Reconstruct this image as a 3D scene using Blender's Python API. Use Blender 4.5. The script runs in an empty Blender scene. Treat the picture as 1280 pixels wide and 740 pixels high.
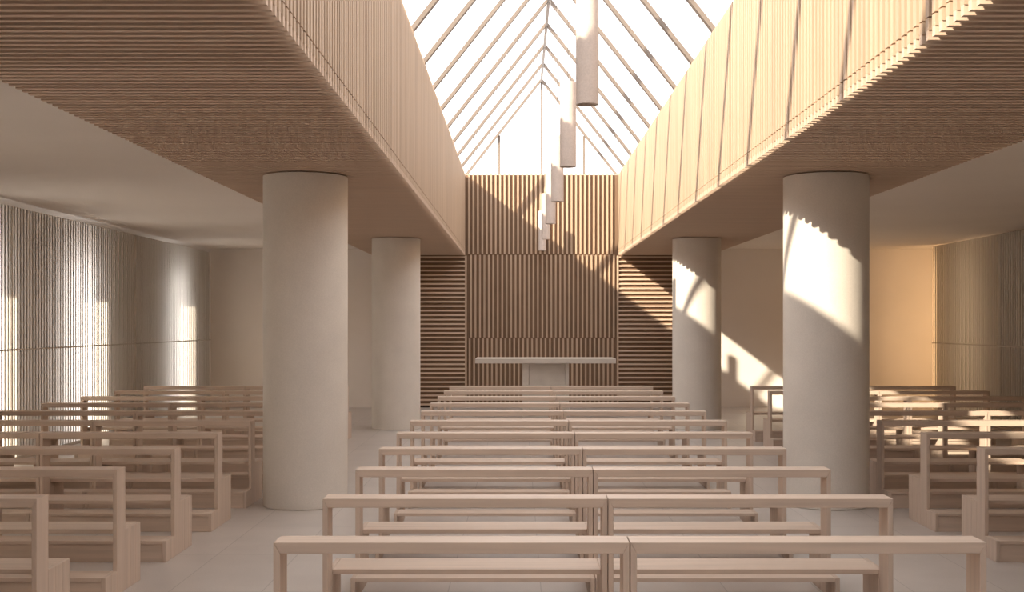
import bpy, bmesh, math, random
from mathutils import Vector

random.seed(4)
SC = bpy.context.scene
COL = SC.collection
U = 0.0036            # metres per lateral unit
D = 1450 * U          # metres per unit of depth
EYE = 509             # eye height in lateral units


def X(x): return x * U
def Y(d): return d * D
def Z(h): return (h + EYE) * U


# ------------------------------------------------------------------ materials
def nodes_of(name):
    m = bpy.data.materials.new(name)
    m.use_nodes = True
    nt = m.node_tree
    for n in list(nt.nodes):
        nt.nodes.remove(n)
    out = nt.nodes.new('ShaderNodeOutputMaterial')
    return m, nt, out


def noise_mat(name, col, var=0.10, scale=(6, 6, 6), rough=0.6, detail=4.0, spec=0.3, fine=0.0, bump=0.0):
    """A plain surface whose tone wanders with a stretched noise."""
    m, nt, out = nodes_of(name)
    L = nt.links.new
    b = nt.nodes.new('ShaderNodeBsdfPrincipled')
    geo = nt.nodes.new('ShaderNodeNewGeometry')
    mp = nt.nodes.new('ShaderNodeMapping')
    mp.inputs['Scale'].default_value = scale
    L(geo.outputs['Position'], mp.inputs['Vector'])
    nz = nt.nodes.new('ShaderNodeTexNoise')
    nz.inputs['Scale'].default_value = 1.0
    nz.inputs['Detail'].default_value = detail
    L(mp.outputs['Vector'], nz.inputs['Vector'])
    rmp = nt.nodes.new('ShaderNodeValToRGB')
    rmp.color_ramp.elements[0].position = 0.3
    rmp.color_ramp.elements[1].position = 0.7
    rmp.color_ramp.elements[0].color = (*[c * (1 - var) for c in col], 1)
    rmp.color_ramp.elements[1].color = (*[min(1, c * (1 + var)) for c in col], 1)
    L(nz.outputs['Fac'], rmp.inputs['Fac'])
    last = rmp.outputs['Color']
    if fine:
        n2 = nt.nodes.new('ShaderNodeTexNoise')
        n2.inputs['Scale'].default_value = 90
        n2.inputs['Detail'].default_value = 2
        L(geo.outputs['Position'], n2.inputs['Vector'])
        mr = nt.nodes.new('ShaderNodeMapRange')
        mr.inputs['From Min'].default_value = 0.3
        mr.inputs['From Max'].default_value = 0.7
        mr.inputs['To Min'].default_value = 1 - fine
        mr.inputs['To Max'].default_value = 1 + fine
        L(n2.outputs['Fac'], mr.inputs['Value'])
        mx = nt.nodes.new('ShaderNodeVectorMath')
        mx.operation = 'SCALE'
        L(last, mx.inputs[0])
        L(mr.outputs['Result'], mx.inputs['Scale'])
        last = mx.outputs['Vector']
    L(last, b.inputs['Base Color'])
    b.inputs['Roughness'].default_value = rough
    b.inputs['Specular IOR Level'].default_value = spec
    if bump:
        bp = nt.nodes.new('ShaderNodeBump')
        bp.inputs['Strength'].default_value = bump
        bp.inputs['Distance'].default_value = 0.004
        L(nz.outputs['Fac'], bp.inputs['Height'])
        L(bp.outputs['Normal'], b.inputs['Normal'])
    L(b.outputs['BSDF'], out.inputs['Surface'])
    return m


PEW_C = (0.62, 0.50, 0.41)
SLAT_C = (0.48, 0.36, 0.26)
M = {}
M['pew_along'] = noise_mat('pew wood, grain along the rail', PEW_C, 0.09, (1.3, 30, 30), 0.5, spec=0.35)
M['pew_up'] = noise_mat('pew wood, upright grain', (0.585, 0.47, 0.385), 0.08, (30, 30, 1.3), 0.5, spec=0.35)
M['slat_up'] = noise_mat('slat wood, upright', SLAT_C, 0.12, (9, 9, 0.5), 0.6, spec=0.2)
M['slat_across'] = noise_mat('slat wood, across', (0.60, 0.465, 0.36), 0.05, (0.5, 9, 9), 0.6, spec=0.2)
M['backing'] = noise_mat('brown backing board', (0.23, 0.15, 0.10), 0.06, (3, 3, 3), 0.8, spec=0.1)
M['shade_plinth'] = noise_mat('dark paint for gap shade', (0.06, 0.045, 0.035), 0.05, (3, 3, 3), 0.8, spec=0.1)  # near-black paint carries the shadow of the gap under the slats
M['plaster'] = noise_mat('painted plaster', (0.80, 0.75, 0.70), 0.03, (0.9, 0.9, 0.9), 0.85, spec=0.15)
M['ceiling'] = noise_mat('white ceiling plaster', (0.76, 0.715, 0.665), 0.025, (0.6, 0.6, 0.6), 0.85, spec=0.15)
M['column'] = noise_mat('off-white smooth concrete', (0.72, 0.68, 0.625), 0.04, (2.5, 2.5, 2.5), 0.55, spec=0.3, fine=0.04)
M['altar'] = noise_mat('pale altar stone', (0.55, 0.50, 0.445), 0.05, (5, 5, 5), 0.6, fine=0.05)
M['ribbed'] = noise_mat('pale ribbed panel', (0.66, 0.62, 0.57), 0.04, (2, 2, 2), 0.6, spec=0.25)
M['grey'] = noise_mat('grey for the rib gap shade', (0.20, 0.18, 0.155), 0.05, (3, 3, 3), 0.9, spec=0.1)  # dark tone stands in for shade between the ribs
M['rafter'] = noise_mat('brown-grey rafter', (0.19, 0.155, 0.13), 0.06, (4, 4, 4), 0.6)
M['ridge'] = noise_mat('grey ridge steel', (0.33, 0.30, 0.28), 0.05, (4, 4, 4), 0.5)
M['cable'] = noise_mat('dark steel cable', (0.25, 0.23, 0.22), 0.05, (4, 4, 4), 0.4)
M['roof'] = noise_mat('grey roofing', (0.45, 0.43, 0.41), 0.06, (1, 1, 1), 0.9, spec=0.1)
M['frame'] = noise_mat('pale window frame', (0.55, 0.51, 0.47), 0.03, (4, 4, 4), 0.5)


def fabric_mat():
    """Woven, speckled lampshade."""
    return noise_mat('speckled pendant shell', (0.66, 0.58, 0.53), 0.05, (6, 6, 6), 0.75, fine=0.06)


M['pendant'] = fabric_mat()


def floor_mat():
    m, nt, out = nodes_of('pale stone floor tiles')
    L = nt.links.new
    b = nt.nodes.new('ShaderNodeBsdfPrincipled')
    geo = nt.nodes.new('ShaderNodeNewGeometry')
    sep = nt.nodes.new('ShaderNodeSeparateXYZ')
    L(geo.outputs['Position'], sep.inputs['Vector'])
    T = 177 * U

    def joint(sock, off, size, w):
        a = nt.nodes.new('ShaderNodeMath'); a.operation = 'SUBTRACT'
        L(sock, a.inputs[0]); a.inputs[1].default_value = off
        p = nt.nodes.new('ShaderNodeMath'); p.operation = 'PINGPONG'
        L(a.outputs[0], p.inputs[0]); p.inputs[1].default_value = size / 2
        c = nt.nodes.new('ShaderNodeMath'); c.operation = 'LESS_THAN'
        L(p.outputs[0], c.inputs[0]); c.inputs[1].default_value = w
        return c.outputs[0]

    jx = joint(sep.outputs['X'], 41 * U, T, 0.0035)
    jy = joint(sep.outputs['Y'], 0.3, 2 * T, 0.0035)
    mx = nt.nodes.new('ShaderNodeMath'); mx.operation = 'MAXIMUM'
    L(jx, mx.inputs[0]); L(jy, mx.inputs[1])
    # tone of each tile
    snap = nt.nodes.new('ShaderNodeVectorMath'); snap.operation = 'SNAP'
    off = nt.nodes.new('ShaderNodeVectorMath'); off.operation = 'SUBTRACT'
    off.inputs[1].default_value = (41 * U, 0.3, 0)
    L(geo.outputs['Position'], off.inputs[0])
    L(off.outputs['Vector'], snap.inputs[0])
    snap.inputs[1].default_value = (T, 2 * T, 10)
    wn = nt.nodes.new('ShaderNodeTexWhiteNoise')
    L(snap.outputs['Vector'], wn.inputs['Vector'])
    n1 = nt.nodes.new('ShaderNodeTexNoise'); n1.inputs['Scale'].default_value = 2.2; n1.inputs['Detail'].default_value = 5
    n2 = nt.nodes.new('ShaderNodeTexNoise'); n2.inputs['Scale'].default_value = 110; n2.inputs['Detail'].default_value = 2
    L(geo.outputs['Position'], n1.inputs['Vector']); L(geo.outputs['Position'], n2.inputs['Vector'])

    def rng(sock, lo, hi, a=0.3, c=0.7):
        r = nt.nodes.new('ShaderNodeMapRange')
        r.inputs['From Min'].default_value = a; r.inputs['From Max'].default_value = c
        r.inputs['To Min'].default_value = lo; r.inputs['To Max'].default_value = hi
        L(sock, r.inputs['Value']); return r.outputs['Result']

    def mul(a, c):
        k = nt.nodes.new('ShaderNodeMath'); k.operation = 'MULTIPLY'
        L(a, k.inputs[0]); L(c, k.inputs[1]); return k.outputs[0]

    f = mul(mul(rng(wn.outputs['Value'], 0.97, 1.03, 0, 1), rng(n1.outputs['Fac'], 0.95, 1.05)), rng(n2.outputs['Fac'], 0.95, 1.05))
    f = mul(f, rng(mx.outputs[0], 1.0, 0.72, 0, 1))
    sc = nt.nodes.new('ShaderNodeVectorMath'); sc.operation = 'SCALE'
    sc.inputs[0].default_value = (0.54, 0.495, 0.46)
    L(f, sc.inputs['Scale'])
    L(sc.outputs['Vector'], b.inputs['Base Color'])
    b.inputs['Roughness'].default_value = 0.34
    b.inputs['Specular IOR Level'].default_value = 0.4
    L(b.outputs['BSDF'], out.inputs['Surface'])
    return m


M['floor'] = floor_mat()


def glass_mat():
    m, nt, out = nodes_of('clear skylight glass')
    t = nt.nodes.new('ShaderNodeBsdfTransparent'); t.inputs['Color'].default_value = (0.97, 0.965, 0.97, 1)
    g = nt.nodes.new('ShaderNodeBsdfGlossy'); g.inputs['Roughness'].default_value = 0.08
    mx = nt.nodes.new('ShaderNodeMixShader'); mx.inputs['Fac'].default_value = 0.04
    nt.links.new(t.outputs[0], mx.inputs[1]); nt.links.new(g.outputs[0], mx.inputs[2])
    nt.links.new(mx.outputs[0], out.inputs['Surface'])
    return m


def frosted_mat():
    m, nt, out = nodes_of('frosted window glass')
    t = nt.nodes.new('ShaderNodeBsdfTranslucent'); t.inputs['Color'].default_value = (0.97, 0.93, 0.87, 1)
    g = nt.nodes.new('ShaderNodeBsdfDiffuse'); g.inputs['Color'].default_value = (0.9, 0.87, 0.83, 1)
    mx = nt.nodes.new('ShaderNodeMixShader'); mx.inputs['Fac'].default_value = 0.12
    nt.links.new(t.outputs[0], mx.inputs[1]); nt.links.new(g.outputs[0], mx.inputs[2])
    nt.links.new(mx.outputs[0], out.inputs['Surface'])
    return m


def screen_mat():
    m, nt, out = nodes_of('translucent pale ribbed sheet')
    t = nt.nodes.new('ShaderNodeBsdfTranslucent'); t.inputs['Color'].default_value = (0.98, 0.955, 0.92, 1)
    g = nt.nodes.new('ShaderNodeBsdfDiffuse')
    geo = nt.nodes.new('ShaderNodeNewGeometry')
    nz = nt.nodes.new('ShaderNodeTexNoise'); nz.inputs['Scale'].default_value = 2.0
    nt.links.new(geo.outputs['Position'], nz.inputs['Vector'])
    rp = nt.nodes.new('ShaderNodeValToRGB')
    rp.color_ramp.elements[0].color = (0.66, 0.62, 0.57, 1)
    rp.color_ramp.elements[1].color = (0.72, 0.68, 0.63, 1)
    nt.links.new(nz.outputs['Fac'], rp.inputs['Fac']); nt.links.new(rp.outputs['Color'], g.inputs['Color'])
    mx = nt.nodes.new('ShaderNodeMixShader'); mx.inputs['Fac'].default_value = 0.10
    nt.links.new(t.outputs[0], mx.inputs[1]); nt.links.new(g.outputs[0], mx.inputs[2])
    nt.links.new(mx.outputs[0], out.inputs['Surface'])
    return m


M['screen'] = screen_mat()
M['glass'] = glass_mat()
M['frosted'] = frosted_mat()


# ------------------------------------------------------------------ mesh helpers
class MB:
    """Collects solid shapes, then links them as ONE mesh object."""
    def __init__(self):
        self.bm = bmesh.new()

    def box(self, x0, x1, y0, y1, z0, z1):
        c = [(x0, y0, z0), (x1, y0, z0), (x1, y1, z0), (x0, y1, z0), (x0, y0, z1), (x1, y0, z1), (x1, y1, z1), (x0, y1, z1)]
        v = [self.bm.verts.new(p) for p in c]
        for f in ((3, 2, 1, 0), (4, 5, 6, 7), (0, 1, 5, 4), (1, 2, 6, 5), (2, 3, 7, 6), (3, 0, 4, 7)):
            self.bm.faces.new([v[i] for i in f])
        return self

    def ubox(self, x0, x1, d0, d1, h0, h1):
        """Box in lateral units, depth units and heights about the eye."""
        return self.box(X(x0), X(x1), Y(d0), Y(d1), Z(h0), Z(h1))

    def prism(self, pts, y0, y1):
        """Polygon in XZ (counter-clockwise seen from -Y) pulled from y0 to y1."""
        a = [self.bm.verts.new((p[0], y0, p[1])) for p in pts]
        b = [self.bm.verts.new((p[0], y1, p[1])) for p in pts]
        n = len(pts)
        self.bm.faces.new(a)
        self.bm.faces.new(b[::-1])
        for i in range(n):
            j = (i + 1) % n
            self.bm.faces.new((a[j], a[i], b[i], b[j]))
        return self

    def bar(self, p, q, w, h, up=(0, 0, 1)):
        """Rectangular bar from p to q, w wide along the side axis and h along the up axis."""
        p, q = Vector(p), Vector(q)
        t = (q - p).normalized()
        s = t.cross(Vector(up)).normalized()
        n = s.cross(t).normalized()
        vs = []
        for c in (p, q):
            for (i, j) in ((-1, -1), (1, -1), (1, 1), (-1, 1)):
                vs.append(self.bm.verts.new(c + s * (i * w / 2) + n * (j * h / 2)))
        for f in ((0, 1, 2, 3), (7, 6, 5, 4), (0, 4, 5, 1), (1, 5, 6, 2), (2, 6, 7, 3), (3, 7, 4, 0)):
            self.bm.faces.new([vs[i] for i in f])
        return self

    def lathe(self, prof, n=64, closed=False):
        """Profile of (radius, z) turned round the z axis."""
        rings = []
        for r, z in prof:
            if r < 1e-6:
                rings.append([self.bm.verts.new((0, 0, z))])
            else:
                rings.append([self.bm.verts.new((r * math.cos(2 * math.pi * k / n), r * math.sin(2 * math.pi * k / n), z)) for k in range(n)])
        pairs = list(zip(rings, rings[1:]))
        if closed:
            pairs.append((rings[-1], rings[0]))
        for a, b in pairs:
            for k in range(n):
                k2 = (k + 1) % n
                if len(a) == 1 and len(b) == 1:
                    continue
                if len(a) == 1:
                    f = self.bm.faces.new((a[0], b[k2], b[k]))
                elif len(b) == 1:
                    f = self.bm.faces.new((a[k], a[k2], b[0]))
                else:
                    f = self.bm.faces.new((a[k], a[k2], b[k2], b[k]))
                f.smooth = True
        return self

    def build(self, name, mat, parent=None, bevel=0.0, sharp=None):
        bmesh.ops.recalc_face_normals(self.bm, faces=self.bm.faces)
        if bevel:
            bmesh.ops.bevel(self.bm, geom=list(self.bm.edges), offset=bevel, segments=1, affect='EDGES', profile=0.5)
        me = bpy.data.meshes.new(name)
        self.bm.to_mesh(me)
        self.bm.free()
        if sharp is not None:
            me.set_sharp_from_angle(angle=math.radians(sharp))
        me.materials.append(mat)
        o = bpy.data.objects.new(name, me)
        COL.objects.link(o)
        if parent is not None:
            o.parent = parent
        return o


def tag(o, label, cat, group=None, kind=None):
    o['label'] = label
    o['category'] = cat
    if group:
        o['group'] = group
    if kind:
        o['kind'] = kind
    return o


def empty(name, loc=(0, 0, 0)):
    o = bpy.data.objects.new(name, None)
    o.location = loc
    o.empty_display_size = 0.2
    COL.objects.link(o)
    return o


def copy_tree(o, parent=None):
    c = o.copy()
    COL.objects.link(c)
    if parent is not None:
        c.parent = parent
    for ch in list(o.children):
        copy_tree(ch, c)
    return c


# ------------------------------------------------------------------ the room's measures
NEAR, FAR = -0.75, 4.87              # depth of the wall behind us and of the altar wall
CAV = 200                            # cavity behind the left ribbed screen
XL, XR, XRO = -1885, 2390, 2640      # left wall, right ribbed screen, right outer wall
XO = XL - CAV
SOF, CEI, TOP, RIDGE = 418, 458, 912, 1516
FL, FR = -331, 601                   # inner faces of the two slatted bulkheads
OL, OR = -895, 1152                  # their outer faces
AX = 135                             # the nave's axis
GAB = 4.975                           # plane of the glazed gable
P = 27.2                             # slat pitch
PD = P * U / D                       # the same pitch as depth

# floor, ceilings, outer walls -------------------------------------------------
f = MB().ubox(XO - 14, XRO + 60, NEAR - 0.05, GAB + 0.05, -EYE - 40, -EYE).build('floor', M['floor'])
tag(f, 'pale stone tiled floor under all the pews', 'floor', kind='structure')

c = MB().ubox(XO - 14, OL - 1, NEAR - 0.05, GAB + 0.05, CEI, CEI + 60).build('ceiling', M['ceiling'])
tag(c, 'plain white ceiling over the left aisle beside the windows', 'ceiling', kind='structure')
c = MB().ubox(OR + 1, XRO + 60, NEAR - 0.05, GAB + 0.05, CEI, CEI + 60).build('ceiling', M['ceiling'])
tag(c, 'plain white ceiling over the right aisle beside the orange glow', 'ceiling', kind='structure')

w = MB()
w.ubox(XO - 14, XRO + 60, FAR + 0.012, GAB + 0.03, -EYE, CEI)
w.ubox(OL, OR, FAR + 0.012, GAB + 0.03, CEI, TOP)
w = w.build('wall_back', M['plaster'])
tag(w, 'plain plaster end wall behind the altar panelling and aisles', 'wall', kind='structure')

w = MB()
w.ubox(XO - 14, XRO + 60, NEAR - 0.05, NEAR, -EYE, CEI)
w.ubox(OL, OR, NEAR - 0.05, NEAR, CEI, TOP)
w = w.build('wall_front', M['plaster'])
tag(w, 'plain plaster entrance wall facing the altar', 'wall', kind='structure')

w = MB().ubox(XRO, XRO + 60, NEAR, FAR + 0.012, -EYE, CEI).build('wall_right', M['plaster'])
tag(w, 'plain wall hidden beyond the ribbed screen of the right aisle', 'wall', kind='structure')

# left side: a translucent ribbed screen, a narrow cavity, and the outer wall with tall windows


WINS = [(2.645, 2.877), (3.312, 3.543), (4.302, 4.533), (1.655, 1.885), (0.985, 1.215)]  # last two are unseen, added to light the near left pews
WTOP = 262
w = MB()
prev = NEAR
for a, b in sorted(WINS):
    w.ubox(XO - 14, XO, prev, a, -EYE, CEI)
    w.ubox(XO - 14, XO, a, b, WTOP, CEI)
    prev = b
w.ubox(XO - 14, XO, prev, FAR + 0.012, -EYE, CEI)
w = w.build('wall_left_outer', M['plaster'])
tag(w, 'outer wall with the windows, behind the ribbed screen of the left aisle', 'wall', kind='structure')
wall_l = MB().ubox(XL - 5, XL, NEAR, FAR + 0.012, -EYE, 437).build('wall_left', M['screen'])
tag(wall_l, 'translucent pale ribbed screen wall of the left aisle with bright window patches', 'wall', kind='structure')
wl = ['tall bright window behind the ribbed screen, cut by the photo edge', 'tall bright window behind the ribbed screen, between the other two',
      'tall bright window behind the ribbed screen, nearest the back corner', 'unseen window added to light the left aisle, beside the fourth pews',
      'unseen window added to light the left aisle, beside the nearest pews']
for i, (a, b) in enumerate(WINS):
    r = empty('window_%d' % (i + 1), (X(XO - 7), Y((a + b) / 2), Z(-EYE)))
    tag(r, wl[i], 'window', 'tall windows in the left wall', 'structure')
    ox, oy, oz = r.location
    MB().box(-0.004, 0.004, Y(a) - oy + .02, Y(b) - oy - .02, 0.03, Z(WTOP) - oz - .02).build('pane', M['glass'], r)
    fr = MB()
    fr.box(-0.02, 0.02, Y(a) - oy, Y(a) - oy + .025, 0, Z(WTOP) - oz)
    fr.box(-0.02, 0.02, Y(b) - oy - .025, Y(b) - oy, 0, Z(WTOP) - oz)
    fr.box(-0.02, 0.02, Y(a) - oy + .025, Y(b) - oy - .025, Z(WTOP) - oz - .025, Z(WTOP) - oz)
    fr.box(-0.02, 0.02, Y(a) - oy + .025, Y(b) - oy - .025, 0, .03)
    fr.build('window_frame', M['frame'], r)


def rib_panels(x, sgn, d0, d1, parent, tiers=((-497, -99), (-93, 437)), w=7.0, p=2.6, name='ribbed_panel', mat='screen'):
    """Panels of vertical ribs standing on a wall plane at x, sticking out by p on side sgn."""
    for lo, hi in tiers:
        mb = MB()
        n = int((d1 - d0) / PD)
        for k in range(n):
            c0 = d0 + (k + 0.5) * (d1 - d0) / n
            hw = w * U / D / 2
            mb.ubox(min(x, x + sgn * p), max(x, x + sgn * p), c0 - hw, c0 + hw, lo, hi)
        mb.build(name, M[mat], parent)


seams = [-0.74, 0.115, 1.065, 2.015, 2.965, 3.92, 4.86]
for a, b in zip(seams, seams[1:]):
    rib_panels(XL, 1, a + 0.008, b - 0.008, wall_l)
mb = MB()
mb.ubox(XL, XL + 5.5, NEAR, FAR, -99, -93)
mb.ubox(XL, XL + 5.5, NEAR, FAR, -EYE, -497)
for s in seams[1:-1]:
    mb.ubox(XL, XL + 5.5, s - 0.003, s + 0.003, -497, 437)
mb.build('joint_trim', M['ribbed'], wall_l)

# right ribbed screen, ending short of the back wall ----------------------------------
scr = MB().ubox(XR, XR + 24, NEAR, 3.974, -EYE, 449).build('wall_right_screen', M['ribbed'])
tag(scr, 'pale ribbed screen wall along the right aisle, beside the orange glow', 'wall', kind='structure')
MB().ubox(XR, XR + 5, 3.975, 4.63, -EYE, 449).build('translucent_sheet', M['screen'], scr)  # made translucent so the added light behind it brightens this panel
MB().ubox(XR - 1, XR, NEAR, 3.966, -EYE, 449).build('gap_shade_sheet', M['grey'], scr)  # sheet added to paint the near rib gaps dark
rs = [-0.74, 0.17, 1.12, 2.07, 3.02, 3.97, 4.625]
for i, (a, b) in enumerate(zip(rs, rs[1:])):
    near = i < 5
    rib_panels(XR, -1, a + 0.006, b - 0.004, scr, tiers=((-497, -112), (-106, 446)), w=9.5 if near else 8.5, p=14 if near else 3.5, mat='ribbed' if near else 'screen')
mb = MB().ubox(XR - 5, XR, NEAR, 4.63, -112, -106)
mb.ubox(XR - 5, XR, NEAR, 4.63, -EYE, -497)
mb.build('joint_trim', M['ribbed'], scr)

# slatted bulkheads -----------------------------------------------------------------------
def bulkhead(xi, xo, label):
    s = 1 if xi > xo else -1                    # direction of the nave seen from the bulkhead
    root = empty('ceiling_bulkhead', (0, 0, 0))
    tag(root, label, 'bulkhead', 'slatted bulkheads either side of the skylight', 'structure')
    sd, fd = 14, 13                             # slat depth under the soffit, on the fascia
    a, b = sorted((xi - s * fd, xo + s * 4))
    MB().ubox(a, b, NEAR, FAR, SOF + sd, TOP - 6).build('backing', M['backing'], root)
    soff, fas, low = MB(), MB(), MB()
    n = int((FAR - NEAR - 0.004) / PD)
    hw, hf = 5.6 * U / D, 7.2 * U / D
    for k in range(n):
        c = FAR - 0.004 - (k + 0.5) * PD
        a, b = sorted((xi, xo))
        soff.ubox(a, b, c - hw, c + hw, SOF, SOF + sd)
        a, b = sorted((xi, xi - s * fd))
        low.ubox(a, b, c - hf, c + hf, SOF + sd, SOF + 32)
        fas.ubox(a, b, c - hf, c + hf, SOF + 34.5, TOP)
    soff.build('soffit_slats', M['slat_across'], root)
    fas.build('fascia_slats', M['slat_up'], root)
    low.build('corner_slats', M['slat_up'], root)
    # roof over the bulkhead and its outer upstand above the aisle ceiling
    a, b = sorted((xi - s * fd, xo - s * 60))
    MB().ubox(a, b, NEAR - 0.05, FAR, TOP - 6, TOP).build('roof_deck', M['roof'], root)
    return root


bulkhead(FL, OL, 'shaded timber-slatted ceiling bulkhead on the left of the skylight')
bulkhead(FR, OR, 'sunlit timber-slatted ceiling bulkhead on the right of the skylight')

# altar wall panelling ---------------------------------------------------------------------
pan = empty('wall_panelling', (0, 0, 0))
tag(pan, 'brown timber slat panelling on the end wall behind the stone altar', 'panelling', kind='structure')
F0, F1 = FAR, FAR + 0.009
MB().ubox(OL, OR, F1, FAR + 0.012, -497, TOP - 2).build('backing', M['backing'], pan)
MB().ubox(OL, OR, F1 - 0.001, FAR + 0.012, -EYE, -497).build('shade_plinth', M['shade_plinth'], pan)


def slats_v(x0, x1, h0, h1, phase, w=10.5):
    mb = MB()
    x = x0 + phase * P
    while x < x1 - w / 2:
        if x > x0 + w / 2:
            mb.ubox(x - w / 2, x + w / 2, F0, F1, h0, h1)
        x += P
    return mb


slats_v(FL + 10, FR - 10, SOF + 9, TOP, 0.45).build('upper_slats', M['slat_up'], pan)
slats_v(FL + 10, FR - 10, -82, SOF + 3, 0.9).build('middle_slats', M['slat_up'], pan)
slats_v(FL + 10, FR - 10, -495, -88, 0.6).build('lower_slats', M['slat_up'], pan)
for x0, x1 in ((FL - 2, FL + 9), (FR - 9, FR + 2)):
    MB().ubox(x0, x1, F0 - 0.002, F1, -495, SOF - 2).build('edge_post', M['slat_up'], pan)
for x0, x1 in ((OL, FL - 2), (FR + 2, OR)):
    mb = MB()
    h = -495
    while h < SOF - 8:
        mb.ubox(x0, x1, F0, F1, h, h + 10)
        h += P
    mb.build('side_slats', M['slat_across'], pan)

# columns ----------------------------------------------------------------------------------
R = 118 * U
HC = Z(SOF) - 0.002
proto = MB().lathe([(0, 0), (R - .008, 0), (R, .006), (R, HC - .01), (0, HC - .01)], 128).build('column', M['column'], sharp=40)
spots = [(-605, 2.262, 'thick round off-white column on the left, the larger and nearer'),
         (-604, 3.912, 'round off-white column on the left, the farther one beside the slats'),
         (866, 2.262, 'thick round off-white column on the right with a big sun patch'),
         (866, 3.912, 'farther round off-white column on the right, sun patch near its top')]
for i, (x, d, lab) in enumerate(spots):
    o = proto if i == 0 else copy_tree(proto)
    o.location = (X(x), Y(d), 0)
    tag(o, lab, 'column', 'round columns under the bulkheads', 'thing')

# skylight -----------------------------------------------------------------------------------
sky = empty('skylight', (0, 0, 0))
tag(sky, 'gabled glass skylight of slim rafters above the nave', 'skylight', kind='structure')
EL, ER, EH = FL - 14, FR + 14, TOP - 4
nL = Vector((-(RIDGE - EH), 0, (AX - EL))).normalized()
nR = Vector(((RIDGE - EH), 0, (ER - AX))).normalized()
for (ex, nn) in ((EL, nL), (ER, nR)):
    a = Vector((X(ex), 0, Z(EH))); b = Vector((X(AX), 0, Z(RIDGE)))
    mb = MB()
    vs = []
    for off in (0.035, 0.047):
        for p, yy in ((a, Y(NEAR)), (b, Y(NEAR)), (b, Y(GAB)), (a, Y(GAB))):
            q = p + nn * off
            vs.append(mb.bm.verts.new((q.x, yy, q.z)))
    for f in ((0, 1, 2, 3), (7, 6, 5, 4), (0, 4, 5, 1), (1, 5, 6, 2), (2, 6, 7, 3), (3, 7, 4, 0)):
        mb.bm.faces.new([vs[i] for i in f])
    mb.build('glass_pane', M['glass'], sky)
k = 0
d = GAB - 0.010
while d > NEAR + 0.02:
    for (ex, nn) in ((EL, nL), (ER, nR)):
        a = Vector((X(ex), Y(d), Z(EH))); b = Vector((X(AX), Y(d), Z(RIDGE)))
        MB().bar(a, b - (b - a).normalized() * 0.01, 0.10, 0.05, up=nn).build('rafter', M['rafter'], sky)
    d -= 0.308
MB().bar((X(AX), Y(NEAR), Z(RIDGE)), (X(AX), Y(GAB), Z(RIDGE)), 0.05, 0.11).build('ridge_beam', M['ridge'], sky)


def gable(d):
    mb = MB()
    mb.prism([(X(EL), Z(EH)), (X(ER), Z(EH)), (X(AX), Z(RIDGE))], Y(d) + .01, Y(d) + .02)
    mb.build('gable_pane', M['glass'], sky)
    for x in (-127, AX + 3, 400):
        h = RIDGE - abs(x - AX) / (AX - EL) * (RIDGE - EH) if x < AX else RIDGE - abs(x - AX) / (ER - AX) * (RIDGE - EH)
        MB().ubox(x - 7, x + 7, d - 0.004, d + 0.004, EH, h - 12).build('gable_mullion', M['rafter'], sky)


gable(GAB)
MB().prism([(X(EL), Z(EH)), (X(ER), Z(EH)), (X(AX), Z(RIDGE))], Y(NEAR) - .02, Y(NEAR)).build('gable_pane', M['glass'], sky)

# pendant lamps ---------------------------------------------------------------------------------
def pendant():
    r = empty('pendant_lamp')
    ro, ri, hh = 22.6 * U, 20.6 * U, 235 * U
    MB().lathe([(ro, 0), (ro, hh), (ri, hh), (ri, 0)], 48, closed=True).build('lamp_shade', M['pendant'], r, sharp=40)
    MB().lathe([(0, 0), (ri, 0), (ri, 0.012), (0, 0.012)], 48).build('diffuser', M['ribbed'], r, sharp=40).location.z = 0.03
    MB().lathe([(0, 0), (ri, 0), (ri, 0.01), (0, 0.01)], 48).build('top_plate', M['cable'], r, sharp=40).location.z = hh - 0.03
    z0, z1 = hh - 0.02, (RIDGE - 438) * U - 0.055
    MB().lathe([(0, z0), (0.0035, z0), (0.0035, z1), (0, z1)], 8).build('cable', M['cable'], r)
    return r


pd = ['long white cylinder pendant cut off by the photo top, largest of its row',
      'white cylinder pendant right behind the largest one',
      'white cylinder pendant, third back from the largest, in the hanging row',
      'white cylinder pendant, third counting from the altar wall, in the hanging row',
      'small white cylinder pendant hanging second from the altar wall',
      'smallest white cylinder pendant, hanging closest to the altar wall']
proto = pendant()
for i, lab in enumerate(pd):
    o = proto if i == 0 else copy_tree(proto)
    o.location = (X(AX), Y(1.598 + 0.633 * i), Z(438))
    tag(o, lab, 'pendant lamp', 'cylinder pendants in a row under the ridge')

# altar ---------------------------------------------------------------------------------------------
AD = 4.2
alt = empty('altar', (X(33 * AD), Y(AD + 0.09), 0))
tag(alt, 'stone altar table with a long slab top on a single pedestal', 'altar')
ax, ay, _ = alt.location


def aub(x0, x1, d0, d1, h0, h1):
    return MB().box(X(x0) - ax, X(x1) - ax, Y(d0) - ay, Y(d1) - ay, Z(h0), Z(h1))


aub(-55.5 * AD, 120.5 * AD, AD, AD + 0.18, -207, -182).build('altar_top', M['altar'], alt, bevel=0.003)
PD0 = AD + 0.04
aub(11.5 * PD0, 57 * PD0, PD0, AD + 0.14, -EYE, -207).build('pedestal', M['altar'], alt, bevel=0.003)
aub(3.5 * PD0, 11.4 * PD0, PD0 - 0.01, AD + 0.15, -EYE, -207).build('pedestal_side', M['altar'], alt, bevel=0.003)
aub(57.1 * PD0, 61.5 * PD0, PD0 - 0.01, AD + 0.15, -EYE, -207).build('pedestal_side', M['altar'], alt, bevel=0.003)

# pews ------------------------------------------------------------------------------------------------
LEN = 446.5 * U - 0.004


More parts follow.
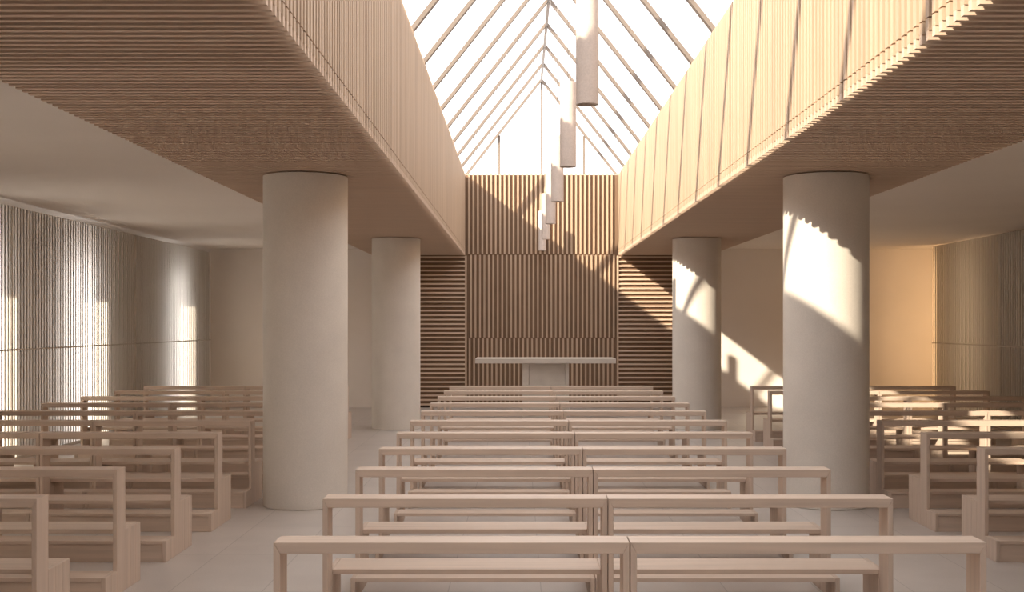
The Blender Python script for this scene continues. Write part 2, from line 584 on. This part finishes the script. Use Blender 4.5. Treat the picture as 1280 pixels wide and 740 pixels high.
def make_pew(front_board, name='church_pew'):
    r = empty(name)
    t = 8.2 * U                         # thickness of the end panels and posts
    rh = 14.2 * U                       # height of the top rail
    H = 236 * U
    dp = 0.0315 * D                     # depth of rail and posts
    k0 = -0.042 * D                     # near edge of the kneeler
    s1 = 0.092 * D                      # far edge of the seat
    sh, kh = 116 * U, 46 * U
    B = 0.0022
    g = 0.0007
    MB().prism([(t, H - rh), (LEN - t, H - rh), (LEN, H), (0, H)], 0, dp).build('top_rail', M['pew_along'], r, bevel=B)
    MB().prism([(0, 0), (t, 0), (t, H - rh - g), (0, H - g)], 0, dp).build('post', M['pew_up'], r, bevel=B)
    MB().prism([(LEN - t, 0), (LEN, 0), (LEN, H - g), (LEN - t, H - rh - g)], 0, dp).build('post', M['pew_up'], r, bevel=B)
    for x0, x1 in ((0, t), (LEN - t, LEN)):
        mb = MB()
        mb.box(x0, x1, k0, k0 / 2 - g, 0, kh)
        mb.box(x0, x1, k0 / 2 + g, -g, 0, kh)
        n = 3
        for i in range(n):
            a = dp + (s1 - dp) * i / n
            b = dp + (s1 - dp) * (i + 1) / n
            mb.box(x0, x1, a + g, b - g, 0, sh)
        mb.build('end_panel', M['pew_up'], r, bevel=B)
    e = t + 0.0005
    MB().box(e, LEN - e, dp + 0.001, s1, sh - 8 * U, sh).build('seat', M['pew_along'], r, bevel=B)
    MB().box(e, LEN - e, k0, -0.004, kh - 7.5 * U, kh).build('kneeler', M['pew_along'], r, bevel=B)
    if front_board:
        MB().box(e, LEN - e, k0 + 0.012, k0 + 0.034, 0.0, kh - 7.5 * U - 0.001).build('kneeler_board', M['pew_along'], r, bevel=B)
    return r


ORD = ['nearest', 'second', 'third', 'fourth', 'fifth', 'sixth', 'seventh', 'eighth', 'ninth', 'tenth', 'eleventh']
# rows are named from the altar: row index 10 stands next to it
def row_name(n):
    k = 10 - n
    return 'row nearest the altar' if k == 0 else '%s row from the altar' % ORD[k]


open_pew = make_pew(False)
box_pew = make_pew(True)
used = set()
BLOCKS = [
    # x start, which prototype, rows the photo shows, block and half wording
    (-308.5, open_pew, range(0, 11), 'middle block', 'left half', 'pews of the middle block'),
    (138.0, open_pew, range(0, 11), 'middle block', 'right half', 'pews of the middle block'),
    (-1200.5, box_pew, range(1, 11), 'left block', 'half beside the aisle', 'pews of the left block'),
    (-1647.0, box_pew, range(4, 11), 'left block', 'half beside the ribbed window wall', 'pews of the left block'),
    (1017.0, box_pew, range(3, 11), 'right block', 'half beside the aisle', 'pews of the right block'),
    (1463.5, box_pew, range(6, 11), 'right block', 'half beside the ribbed screen', 'pews of the right block'),
]
for x0, pr, rows, block, half, grp in BLOCKS:
    for n in rows:
        if pr.name in used:
            o = copy_tree(pr)
        else:
            o = pr
            used.add(pr.name)
        o.location = (X(x0) + 0.002, Y(1 + 0.25 * n), 0)
        tag(o, 'pale wood pew, %s, %s, %s' % (block, row_name(n), half), 'pew', grp)

# ------------------------------------------------------------------ light
v = Vector((1.0, 0.937, -0.755)).normalized()
sun = bpy.data.lights.new('sun', 'SUN')
sun.energy = 10.5
sun.color = (1.0, 0.86, 0.65)
sun.angle = math.radians(0.9)
so = bpy.data.objects.new('sun', sun)
so.rotation_euler = v.to_track_quat('-Z', 'Y').to_euler()
so.location = (-10, -8, 12)
COL.objects.link(so)

# added area light in the slot, standing in for warm sunlight leaking there
al = bpy.data.lights.new('slot_fill_light', 'AREA')
al.shape = 'RECTANGLE'
al.size = 0.74
al.size_y = 3.0
al.energy = 23
al.color = (1.0, 0.60, 0.28)
ao = bpy.data.objects.new('slot_fill_light', al)
ao.location = (X(2530), Y(4.57), Z(-40))
ao.rotation_euler = Vector((0, 1, 0)).to_track_quat('-Z', 'Y').to_euler()
COL.objects.link(ao)

a2 = bpy.data.lights.new('screen_fill_light', 'AREA')  # added light behind the right screen, only to brighten its far panel
a2.shape = 'RECTANGLE'
a2.size = 0.9
a2.size_y = 2.9
a2.energy = 12
a2.color = (1.0, 0.70, 0.44)
a2o = bpy.data.objects.new('screen_fill_light', a2)
a2o.location = (X(XRO - 12), Y(4.27), Z(-30))
a2o.rotation_euler = Vector((-1, 0, 0)).to_track_quat('-Z', 'Y').to_euler()
COL.objects.link(a2o)

wd = bpy.data.worlds.new('sky')
SC.world = wd
wd.use_nodes = True
bg = wd.node_tree.nodes['Background']
bg.inputs['Color'].default_value = (1.0, 0.965, 0.94, 1)
# sky boosted low on the sun's side, added to strengthen the window light
nt = wd.node_tree
tc = nt.nodes.new('ShaderNodeTexCoord')
dt = nt.nodes.new('ShaderNodeVectorMath'); dt.operation = 'DOT_PRODUCT'
dt.inputs[1].default_value = Vector((-1.0, -0.30, -0.30)).normalized()
nt.links.new(tc.outputs['Generated'], dt.inputs[0])
mr = nt.nodes.new('ShaderNodeMapRange')
mr.inputs['From Min'].default_value = 0.72
mr.inputs['From Max'].default_value = 1.0
mr.inputs['To Min'].default_value = 2.95
mr.inputs['To Max'].default_value = 7.5
mr.interpolation_type = 'SMOOTHSTEP'
nt.links.new(dt.outputs['Value'], mr.inputs['Value'])
nt.links.new(mr.outputs['Result'], bg.inputs['Strength'])

# ------------------------------------------------------------------ camera and view
cam = bpy.data.cameras.new('camera')
cam.sensor_width = 36
cam.lens = 36 * 1450 / 1280
cam.shift_x = -9.5 / 1280
cam.shift_y = 35 / 1280
cam.clip_start = 0.05
co = bpy.data.objects.new('camera', cam)
co.location = (0, 0, Z(0))
co.rotation_euler = (math.pi / 2, 0, 0)
COL.objects.link(co)
SC.camera = co

vs = SC.view_settings
vs.view_transform = 'Standard'
vs.look = 'None'
vs.exposure = 0.0
vs.gamma = 1.0
vs.use_curve_mapping = False
cy = SC.cycles
cy.use_denoising = True
cy.use_adaptive_sampling = False
cy.max_bounces = 14
cy.diffuse_bounces = 8
cy.transparent_max_bounces = 24
cy.caustics_reflective = False
cy.caustics_refractive = False
cy.sample_clamp_indirect = 6.0
